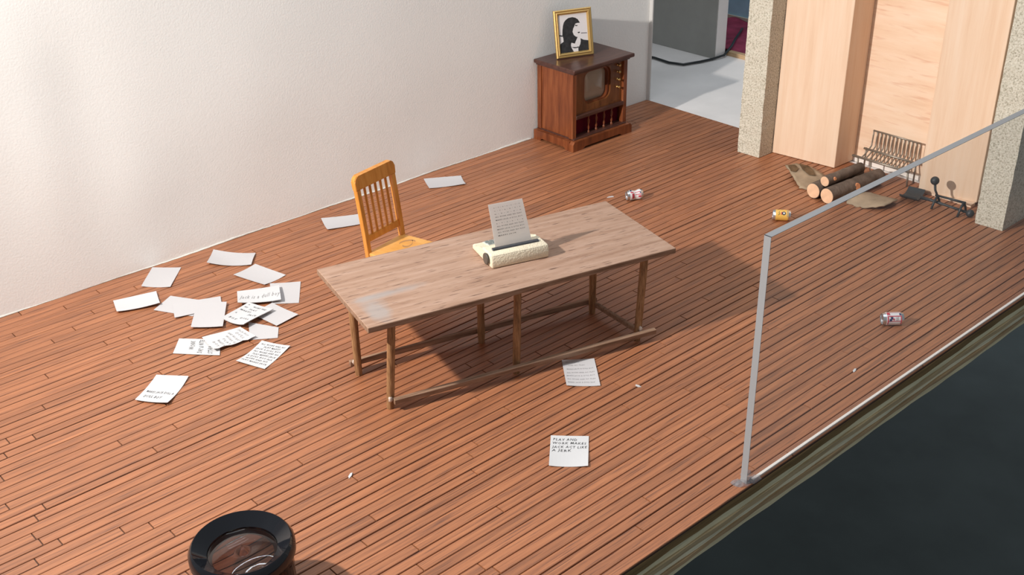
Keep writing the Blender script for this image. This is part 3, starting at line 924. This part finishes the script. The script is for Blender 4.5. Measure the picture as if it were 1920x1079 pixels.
for gx, gy, gz in ((-1.185, -0.522, 0.10), (-1.232, 0.105, 0.10), (0.98, -0.575, 0.115)):
    bm = bmesh.new(); bmesh.ops.create_icosphere(bm, subdivisions=2, radius=1)
    for v in bm.verts:
        k = 1 + rr.uniform(-.25, .25)
        v.co = Vector((gx + v.co.x * 0.016 * k, gy + v.co.y * 0.014 * k, gz + v.co.z * 0.024 * k))
    obj('glue_lump', bm, 'glue', tb_, smooth=True)

# ------------------------------------------------------------------ chair
CA = math.radians(12.6)
ch = thing('dining_chair', 'honey varnished wooden slat back chair pushed up behind the table', 'chair', (5.165, 7.205, 0), CA)
# local: back at +y, front at -y
def backy(z): return 0.225 + 0.0 if z < 0.45 else 0.225 + 0.09 * (z - 0.45) / 0.69
obj('seat', prismm([(-0.235, 0.235), (0.235, 0.235), (0.262, -0.235), (-0.262, -0.235)], 'xy', 0.425, 0.460, 0.010, 2), 'seat', ch)
for sx in (-1, 1):
    bm = bmesh.new()
    prev = None
    secs = [(0.0, 0.245), (0.43, 0.225), (0.60, 0.243), (0.85, 0.275), (1.025, 0.299)]
    rings = []
    for z, yb in secs:
        hw = 0.024
        xx = sx * 0.222
        rings.append([bm.verts.new((xx + a, yb + b, z)) for a, b in ((-hw, -hw * 0.9), (hw, -hw * 0.9), (hw, hw * 0.9), (-hw, hw * 0.9))])
    for a, b in zip(rings, rings[1:]):
        for k in range(4): bm.faces.new((a[k], a[(k + 1) % 4], b[(k + 1) % 4], b[k]))
    bm.faces.new(rings[0]); bm.faces.new(rings[-1])
    bmesh.ops.bevel(bm, geom=[e for e in bm.edges], offset=0.004, segments=1, affect='EDGES')
    obj('back_post', bm, 'chair', ch)
    obj('leg', tubem([(sx * 0.235, -0.20, 0.0), (sx * 0.232, -0.198, 0.43)], [0.021, 0.026], 10), 'chair', ch, smooth=True)
    obj('side_stretcher', tubem([(sx * 0.233, -0.199, 0.16), (sx * 0.225, 0.235, 0.18)], 0.013, 8), 'chair', ch, smooth=True)
# top rail: rounded corners, leaning with the posts
def railm(poly, th):
    bm = bmesh.new(); prism(bm, poly, 'xz', -th / 2, th / 2)
    bmesh.ops.bevel(bm, geom=list(bm.edges), offset=0.005, segments=2, affect='EDGES')
    for v in bm.verts: v.co.y += 0.225 + (v.co.z - 0.43) * 0.125
    return bm
tr = [(-0.252, 1.022), (0.252, 1.022)]
for cx, a0 in ((0.252 - 0.05, 0), (-0.252 + 0.05, 90)):
    for k in range(7):
        t = math.radians(a0 + 90 * k / 6)
        tr.append((cx + 0.05 * math.cos(t), 1.145 - 0.05 + 0.05 * math.sin(t)))
obj('top_rail', railm(tr, 0.048), 'chair', ch)
obj('lower_rail', railm([(-0.205, 0.545), (0.205, 0.545), (0.205, 0.605), (-0.205, 0.605)], 0.026), 'chair', ch)
for i in range(5):
    xx = -0.2 + 0.4 * (i + 1) / 6
    obj('slat', railm([(xx - 0.011, 0.60), (xx + 0.011, 0.60), (xx + 0.011, 1.028), (xx - 0.011, 1.028)], 0.022), 'chair', ch)
obj('front_stretcher', tubem([(-0.233, -0.199, 0.22), (0.233, -0.199, 0.22)], 0.013, 8), 'chair', ch, smooth=True)
for s in (-1, 1):
    pts = [(0.05 + s * 0.07 * math.cos(t) + 0.045, 0.06 + s * 0.05 * math.sin(t) - 0.02 * math.cos(t)) for t in [PI * k / 8 - 0.4 for k in range(9)]]
    bm = bmesh.new()
    a = [bm.verts.new((x, y, 0.4606)) for x, y in pts]
    b = [bm.verts.new((x + 0.022, y + 0.016, 0.4606)) for x, y in pts]
    for k in range(8): bm.faces.new((a[k], a[k + 1], b[k + 1], b[k]))
    obj('worn_mark', bm, 'scuff', ch)

# ------------------------------------------------------------------ typewriter
WA = math.atan2(5.813 - 5.965, 5.546 - 5.080)
tw = thing('typewriter', 'cream clay typewriter with a black platen on the table', 'typewriter', (5.380, 6.085, 0.7505), WA)
bodyp = [(-0.205, 0.0), (-0.210, 0.05), (-0.200, 0.102), (-0.185, 0.112), (-0.02, 0.110), (0.045, 0.078), (0.175, 0.052), (0.198, 0.04), (0.20, 0.0)]
bm = bmesh.new(); prism(bm, bodyp, 'yz', -0.245, 0.245)
bmesh.ops.bevel(bm, geom=list(bm.edges), offset=0.014, segments=3, affect='EDGES', profile=0.5)
shade_auto(obj('body', bm, 'clay', tw), 60)
pt = obj('platen', tubem([(-0.195, -0.105, 0.108), (0.195, -0.105, 0.108)], 0.021, 14), 'platen', tw); shade_auto(pt)
obj('platen_cap', tubem([(-0.203, -0.105, 0.108), (-0.195, -0.105, 0.108)], 0.015, 12), 'aluminium', pt)
obj('platen_cap', tubem([(0.195, -0.105, 0.108), (0.203, -0.105, 0.108)], 0.015, 12), 'aluminium', pt)
mt = Matrix.Translation((-0.244, -0.125, 0.060)) @ Matrix.Rotation(-PI / 2, 4, 'Y')
shade_auto(obj('carriage_knob', lathem([(0, 0), (0.016, 0), (0.016, 0.008), (0.046, 0.010), (0.048, 0.016), (0.044, 0.024), (0, 0.027)], 24, mt), 'knob', tw), 40)
kb = obj('key_bed', prismm([(0.038, 0.080), (0.172, 0.0515), (0.172, 0.0555), (0.038, 0.086)], 'yz', -0.165, 0.175), 'keybed', tw)
for r in range(4):
    for c in range(9):
        yy = 0.058 + 0.031 * r; zz_ = 0.0800 - (yy - 0.038) * 0.228
        xx = -0.145 + 0.0375 * c + 0.008 * (r % 2)
        obj('key', bxm(xx - 0.0155, xx + 0.0155, yy - 0.012, yy + 0.012, zz_, zz_ + 0.013, bev=0.003, seg=1), 'keys', kb)
# page in the typewriter
def page(u, v):
    """u across, v up the page"""
    y = -0.080 + 0.075 * v + 0.02 * v * v
    return Vector((-0.160 + (0.312 - 0.022 * v) * u - 0.012 * v, y, 0.112 + 0.330 * v))
pg = thing('typed_page', 'typed sheet of paper standing in the typewriter', 'paper', (5.380, 6.085, 0.7505), WA)
bm = bmesh.new()
sheet(bm, page, 8, 10, lambda p: p + Vector((0, 0.003, 0)))
obj('sheet', bm, 'page', pg)
LINES = ['a - o - a - s - e - i - a', 'o - c - a - n - e - s', 'u - s - o - a - e', 'ALL WORK AND NO PLAY', 'MAKES JACK A DULL BOY', 'a - e - o - n - s - a', 'ALL WORK AND NO PLAY', 'MAKES JACK A DULL BOY', 'ALL WORK AND NO PLAY', 'MAKES JACK']
for i, s in enumerate(LINES):
    bm = bmesh.new()
    add_text(bm, s, lambda u, v: page(u, v) + Vector((0, -0.0015, 0.0003)), 0.13, 0.90 - 0.072 * i, 0.76 if len(s) > 11 else 0.5, 0.026, 0.05)
    obj('typed_line', bm, 'ink', pg)

# ------------------------------------------------------------------ loose papers
def loose(name, label, cat, corners, z, mat, lines=(), ink='ink', curl=0.012, sag=0.0, ph=0.0, ragged=0.0, th=0.003):
    TL, TR, BR, BL = [Vector(c) for c in corners]
    c0 = (TL + TR + BR + BL) / 4
    rr = random.Random(int(ph * 100) + 5)
    def place(u, v):     # v = 1 at the top edge
        e = 0.0
        if ragged:
            if u > 0.97 : e = ragged * (0.5 + 0.5 * math.sin(23 * v + 2) * math.sin(7 * v))
        q = BL.lerp(BR, u).lerp(TL.lerp(TR, u), v)
        q = q + (BL - BR).normalized() * e
        lift = curl * ((2 * u - 1) ** 2 * 0.6 * (0.5 + 0.5 * math.sin(ph + 3 * v)) + (2 * v - 1) ** 2 * 0.6 * (0.5 + 0.5 * math.cos(ph * 1.7 + 2 * u)))
        bow = sag * math.sin(PI * u)
        q = q + (BL - TL).normalized() * bow
        return Vector((q.x - c0.x, q.y - c0.y, lift + th))
    bm = bmesh.new()
    sheet(bm, place, 10, 10, th)
    if lines:
        t = thing(name, label, cat, (c0.x, c0.y, z), 0, 'pages scattered on the floor')
        obj('sheet', bm, mat, t, smooth=False)
        for k, (s, u0, v0, wu, hv) in enumerate(lines):
            bm = bmesh.new()
            add_text(bm, s, lambda u, v: place(u, v) + Vector((0, 0, 0.0012)), u0, v0, wu, hv, 0.10, 0.0, k * 1.3 + ph)
            obj('written_line', bm, ink, t)
        return t
    o = obj(name, bm, mat)
    o.location = (c0.x, c0.y, z)
    return tag(o, label, cat, 'pages scattered on the floor')

BL_ = 'blank'
Z = 0.0006
loose('blank_sheet', 'blank sheet with a sagging edge, nearest the wall of the scattered pages', 'paper', [(4.359, 9.21), (4.628, 8.889), (4.465, 8.693), (4.171, 8.994)], Z, 'paper', curl=0.03, sag=0.018, ph=0.4)
loose('blank_sheet', 'blank sheet lying close to the wall foot, left of the sagging one', 'paper', [(3.772, 9.303), (3.968, 9.115), (3.708, 8.818), (3.521, 9.011)], Z, 'paper', ph=1.2)
loose('blank_card', 'bright blank white card, leftmost of the scattered pages near the wall', 'paper', [(3.211, 8.916), (3.563, 8.798), (3.48, 8.559), (3.141, 8.69)], Z + 0.012, 'card', curl=0.02, ph=2.2)
loose('blank_sheet', 'blank sheet lowest in the overlapping trio, pointing at the bright card', 'paper', [(3.63, 8.666), (3.811, 8.373), (3.597, 8.193), (3.401, 8.528)], Z, 'paper', curl=0.004, ph=0.3)
loose('blank_sheet', 'blank sheet in the middle of the overlapping trio', 'paper', [(3.565, 8.5), (3.942, 8.333), (3.851, 8.141), (3.462, 8.26)], Z + 0.009, 'paper', curl=0.004, ph=3.1)
loose('blank_sheet', 'blank sheet on top of the overlapping trio', 'paper', [(3.727, 8.358), (3.923, 8.188), (3.679, 7.82), (3.478, 8.0)], Z + 0.018, 'paper', curl=0.008, ph=1.9)
loose('blank_sheet', 'blank sheet tucked under the card with grey lettering', 'paper', [(4.395, 8.252), (4.621, 8.096), (4.391, 7.767), (4.204, 7.911)], Z, 'paper', curl=0.006, ph=4.0)
loose('lettered_card', 'white card with one row of grey gothic letters', 'paper', [(4.074, 8.268), (4.413, 8.12), (4.276, 7.864), (3.966, 8.069)], Z + 0.028, 'card',
      [('Jack is a dull boy', 0.05, 0.30, 0.92, 0.26)], 'greyink', curl=0.02, ph=0.9, th=0.005)
loose('blank_sheet', 'blank diamond-lying sheet behind the grey lettered card', 'paper', [(4.504, 8.69), (4.588, 8.293), (4.345, 8.258), (4.243, 8.633)], Z, 'paper', curl=0.012, ph=2.9)
loose('blank_sheet', 'blank sheet with a far corner sticking out behind the handwritten card', 'paper', [(4.21, 7.905), (4.262, 7.571), (4.027, 7.537), (3.981, 7.868)], Z + 0.009, 'paper', curl=0.008, ph=5.0)
loose('blank_sheet', 'half hidden blank sheet under the handwritten card', 'paper', [(3.89, 7.77), (4.03, 7.515), (3.932, 7.37), (3.747, 7.5)], Z, 'paper', curl=0.003, ph=0.2)
loose('handwritten_card', 'white card with seven scattered handwritten words, beside the blank trio', 'paper', [(4.04, 8.011), (4.136, 7.762), (3.801, 7.68), (3.718, 7.904)], Z + 0.034, 'card',
      [('A', 0.10, 0.88, 0.06, 0.05), ('WORK AND', 0.34, 0.84, 0.52, 0.06), ('NO', 0.10, 0.74, 0.12, 0.06), ('PLAY', 0.34, 0.70, 0.28, 0.06), ('MAKES', 0.10, 0.58, 0.42, 0.06), ('JACK', 0.55, 0.46, 0.34, 0.07), ('A', 0.10, 0.40, 0.06, 0.05), ('DULL', 0.48, 0.26, 0.36, 0.06), ('BOY', 0.14, 0.14, 0.30, 0.07)], curl=0.03, ph=1.1, th=0.005)
loose('handwritten_card', 'white card with three sideways words, under the torn card', 'paper', [(3.177, 7.739), (3.328, 7.925), (3.57, 7.669), (3.439, 7.449)], Z, 'card',
      [('WORK', 0.30, 0.58, 0.55, 0.11), ('DAY & NITE', 0.10, 0.38, 0.82, 0.11), ('STAR!', 0.08, 0.16, 0.55, 0.11)], curl=0.006, ph=0.1)
loose('torn_card', 'white card with faint grey lines and a torn edge', 'paper', [(3.788, 7.724), (3.795, 7.47), (3.431, 7.505), (3.46, 7.773)], Z + 0.016, 'card',
      [('JACK BOY', 0.15, 0.86, 0.6, 0.06), ('DULL', 0.30, 0.74, 0.5, 0.07), ('AND NO PLAY', 0.16, 0.60, 0.7, 0.06), ('WORK IS', 0.30, 0.48, 0.6, 0.06), ('PLAY', 0.42, 0.36, 0.5, 0.06), ('MAKES A', 0.40, 0.24, 0.5, 0.06), ('BOY', 0.42, 0.12, 0.4, 0.06)], 'greyink', curl=0.02, ph=2.0, ragged=0.03)
loose('handwritten_card', 'white card closely filled with handwriting, apart from the pile', 'paper', [(3.798, 7.394), (3.93, 7.173), (3.594, 7.014), (3.486, 7.27)], Z, 'card',
      [('ALL WORK AND NO', 0.08, 0.87, 0.84, 0.05), ('PLAY MAKES', 0.26, 0.77, 0.55, 0.06), ('JACK A DULL BOY', 0.06, 0.67, 0.85, 0.055), ('ALL WORK AND NO', 0.08, 0.56, 0.86, 0.06), ('PLAY MAKES JACK', 0.14, 0.45, 0.80, 0.06), ('A DULL BOY ALL', 0.06, 0.34, 0.86, 0.06), ('WORK AND NO', 0.10, 0.23, 0.75, 0.055), ('PLAY MAKES JACK', 0.06, 0.12, 0.86, 0.055)], curl=0.02, ph=3.7)
loose('handwritten_card', 'white card with words at its foot, lying alone nearest the magnifier', 'paper', [(2.926, 7.524), (3.095, 7.316), (2.796, 7.075), (2.639, 7.297)], Z, 'card',
      [('MAKES JACK DULL A', 0.10, 0.35, 0.82, 0.075), ('DULL BOY', 0.14, 0.16, 0.52, 0.09)], curl=0.025, ph=2.6)
loose('handwritten_sheet', 'sheet of small typed rows half in the table shadow', 'paper', [(5.385, 5.497), (5.595, 5.343), (5.341, 5.029), (5.151, 5.204)], Z, 'paper',
      [('ALL WORK', 0.10, 0.88, 0.42, 0.03), ('AND NO PLAY', 0.16, 0.76, 0.5, 0.035), ('MAKES JACK A DULL BOY', 0.10, 0.62, 0.80, 0.04), ('ALL WORK AND NO PLAY', 0.08, 0.48, 0.84, 0.04), ('MAKES JACK A DULL BOY', 0.06, 0.36, 0.84, 0.04), ('ALL WORK AND NO PLAY', 0.06, 0.23, 0.84, 0.04), ('MAKES JACK A DULL BOY', 0.06, 0.11, 0.80, 0.04)], 'greyink', curl=0.012, ph=0.7)
loose('handwritten_card', 'white card with four lines of black capitals, in front of the table', 'paper', [(4.619, 4.822), (4.808, 4.628), (4.549, 4.38), (4.356, 4.567)], Z, 'card',
      [('PLAY AND', 0.07, 0.83, 0.62, 0.075), ('WORK MAKES', 0.05, 0.715, 0.88, 0.07), ('JACK ACT LIKE', 0.05, 0.585, 0.90, 0.075), ('A JERK', 0.05, 0.47, 0.50, 0.075)], curl=0.014, ph=1.4)
loose('blank_sheet', 'blank sheet by the wall beyond the chair, nearest the television', 'paper', [(6.924, 9.232), (7.262, 9.002), (7.145, 8.783), (6.795, 8.97)], Z, 'paper', curl=0.016, ph=2.4)
loose('blank_sheet', 'blank sheet half behind the chair back, by the wall', 'paper', [(5.516, 9.112), (5.87, 8.931), (5.752, 8.721), (5.416, 8.848)], Z, 'paper', curl=0.018, ph=3.4)

# ------------------------------------------------------------------ drinks cans
def can(name, label, loc, ang, body, L=0.172, r=0.054, crush=0.0):
    t = thing(name, label, 'can', (loc[0], loc[1], r + 0.0006), ang, 'drinks cans on the floor')
    def dent(v):
        x, y, z = v
        if crush:
            k = math.exp(-((x - 0.005) / 0.030) ** 2)
            y *= 1 - crush * k
            z = (z + r) * (1 - 0.25 * crush * k) - r
            if x > 0: y += 0.02 * crush * x / 0.08
        return Vector((x, y, z))
    q = Matrix.Rotation(PI / 2, 4, 'Y')
    h = L / 2
    bm = lathem([(r * 0.80, -h + 0.016), (r * 0.985, -h + 0.026)] + [(r, -h + 0.03 + (L - 0.056) * k / 8) for k in range(9)] + [(r * 0.97, h - 0.022)], 28, q)
    for v in bm.verts: v.co = dent(v.co)
    b = obj('body', bm, body, t, smooth=True)
    for s, nm in ((-1, 'can_top'), (1, 'can_base')):
        bm = lathem([(r * 0.985, s * (h - 0.026)), (r * 0.88, s * (h - 0.006)), (r * 0.86, s * h), (r * 0.80, s * h), (r * 0.78, s * (h - 0.010)), (0, s * (h - 0.012))], 28, q)
        for v in bm.verts: v.co = dent(v.co)
        e = obj(nm, bm, 'aluminium', t, smooth=False); shade_auto(e, 30)
        if s < 0:
            obj('ring_pull', bxm(-h + 0.003, -h + 0.010, -0.010, 0.010, -0.006, 0.022), 'aluminium', e)
    def patch(nm, mat, x0, x1, a0, a1, d=0.0012):
        bm = bmesh.new()
        n = max(2, int((a1 - a0) / 8))
        rows = []
        for i in range(5):
            x = x0 + (x1 - x0) * i / 4
            rows.append([bm.verts.new(dent(Vector((x, -(r + d) * math.cos(math.radians(a0 + (a1 - a0) * k / n)), (r + d) * math.sin(math.radians(a0 + (a1 - a0) * k / n)))))) for k in range(n + 1)])
        for A, B in zip(rows, rows[1:]):
            for k in range(n): bm.faces.new((A[k], A[k + 1], B[k + 1], B[k]))
        obj(nm, bm, mat, b)
    def disc(nm, mat, xc, ac, rx, d):
        bm = bmesh.new()
        def P(x, a): return dent(Vector((x, -(r + d) * math.cos(a), (r + d) * math.sin(a))))
        cv = bm.verts.new(P(xc, math.radians(ac)))
        rings = [[bm.verts.new(P(xc + rx * q * math.cos(2 * PI * k / 20), math.radians(ac) + rx * q / r * math.sin(2 * PI * k / 20))) for k in range(20)] for q in (0.5, 1.0)]
        for k in range(20):
            k2 = (k + 1) % 20
            bm.faces.new((cv, rings[0][k], rings[0][k2]))
            bm.faces.new((rings[0][k], rings[1][k], rings[1][k2], rings[0][k2]))
        obj(nm, bm, mat, b)
    return t, patch, disc
# white can with red frames, behind the acrylic
t, patch, wt = can('soda_can', 'white soda can with red lines lying behind the acrylic sheet', (7.775, 4.028), math.atan2(-0.110, 0.128), 'canwhite')
for a0, a1 in ((2, 8), (46, 54), (92, 97)):
    patch('red_line', 'canred', -0.050, 0.062, a0, a1)
patch('red_line', 'canred', -0.056, -0.046, -30, 50)
patch('red_line', 'canred', 0.054, 0.062, -30, 50)
patch('red_line', 'canred', -0.056, -0.030, 62, 92)
patch('navy_figure', 'canblue', -0.040, -0.020, 5, 26, 0.0016)
patch('navy_figure', 'canblue', -0.030, -0.010, 22, 44, 0.0018)
patch('navy_figure', 'canblue', 0.046, 0.060, 58, 80, 0.0018)
patch('red_spot', 'canred', -0.010, 0.002, 14, 30, 0.0018)
patch('grey_mark', 'greyink', 0.018, 0.023, 8, 40)
patch('grey_mark', 'greyink', 0.030, 0.034, 12, 44)
# crushed can
t, patch, wt = can('soda_can', 'dented white and red soda can lying behind the table', (8.155, 7.262), math.atan2(-0.075, 0.142), 'canwhite', crush=0.38)
patch('red_line', 'canred', -0.056, -0.020, 48, 62)
patch('red_line', 'canred', -0.040, -0.012, -20, 40)
patch('navy_figure', 'canblue', -0.056, -0.036, 70, 110)
patch('red_line', 'canred', 0.0, 0.060, 20, 28)
patch('red_line', 'canred', -0.006, 0.050, 50, 58)
patch('navy_figure', 'canblue', 0.046, 0.060, 38, 52, 0.0018)
patch('red_spot', 'canred', 0.03, 0.058, -10, 10)
# yellow can
t, patch, wt = can('soda_can', 'yellow drinks can with a round dark emblem beside the acrylic sheet', (8.825, 5.905), math.atan2(-0.140, 0.110), 'canyellow')
wt('emblem', 'iron', 0.018, 44, 0.019, 0.0014)
wt('emblem_centre', 'canwhite', 0.019, 44, 0.009, 0.0022)
patch('emblem_edge', 'canred', -0.008, 0.000, 28, 58, 0.0014)
for x0, x1, a0, a1 in ((-0.034, -0.029, 22, 34), (-0.030, -0.020, 30, 36), (-0.024, -0.019, 36, 48), (-0.034, -0.026, 46, 52), (-0.028, -0.022, 54, 64)):
    patch('brand_mark', 'cangreen', x0, x1, a0, a1)
patch('base_band', 'greyink', 0.050, 0.056, 5, 90)

# ------------------------------------------------------------------ magnifier
mg = thing('magnifier', 'black stand magnifier with a round glass lens in the near corner', 'magnifier', (2.195, 4.865, 0.0006))
R = 0.305
ZT = 0.42
shade_auto(obj('rim', lathem([(R * 0.66, ZT - 0.060), (R * 0.905, ZT - 0.004), (R * 0.92, ZT), (R * 0.935, ZT - 0.003), (R, ZT - 0.035), (R, ZT - 0.085), (R * 0.95, ZT - 0.10), (R * 0.80, ZT - 0.11), (R * 0.66, ZT - 0.11), (R * 0.66, ZT - 0.060)], 72), 'black', mg), 45)
shade_auto(obj('body', lathem([(R * 0.93, 0.0), (R * 0.93, ZT - 0.10), (R * 0.89, ZT - 0.10), (R * 0.89, 0.0), (R * 0.93, 0.0)], 64), 'amber', mg), 40)
lp_ = []
rl = R * 0.66
for k in range(9):
    a = k / 8
    lp_.append((rl * (1 - a), ZT - 0.066 + 0.045 * (1 - (1 - a) ** 2)))
for k in range(1, 9):
    a = 1 - k / 8
    lp_.append((rl * (1 - a), ZT - 0.070 - 0.045 * (1 - (1 - a) ** 2)))
obj('lens', lathem(lp_, 64), 'lens', mg, smooth=True)
shade_auto(obj('inner_sleeve', lathem([(R * 0.66, 0.18), (R * 0.66, ZT - 0.11), (R * 0.64, ZT - 0.11), (R * 0.60, 0.18), (R * 0.66, 0.18)], 48), 'innertube', mg), 40)

# small scraps on the floor
for x, y, a, s, lab in ((3.30, 5.42, 0.5, 1.0, 'tiny white paper scrap in front of the table'), (5.55, 4.83, 1.8, 0.8, 'tiny white crumb right of the typed sheet'), (8.02, 7.48, -0.6, 1.3, 'tiny white shred beside the dented can'), (6.93, 3.83, 0.2, 0.9, 'tiny white chip behind the acrylic bottom edge')):
    bm = bmesh.new()
    prism(bm, [(-0.03 * s, -0.006), (0.0, -0.010), (0.032 * s, -0.003), (0.022 * s, 0.008), (-0.012 * s, 0.009)], 'xy', 0, 0.006)
    for v in bm.verts:
        if v.co.z > 0.003: v.co.x *= 0.9; v.co.z += 0.004 * math.sin(40 * v.co.x)
    o = obj('paper_scrap', bm, 'card')
    o.location, o.rotation_euler = (x, y, 0.0008), (0, 0, a)
    tag(o, lab, 'scrap', 'scraps on the floor')
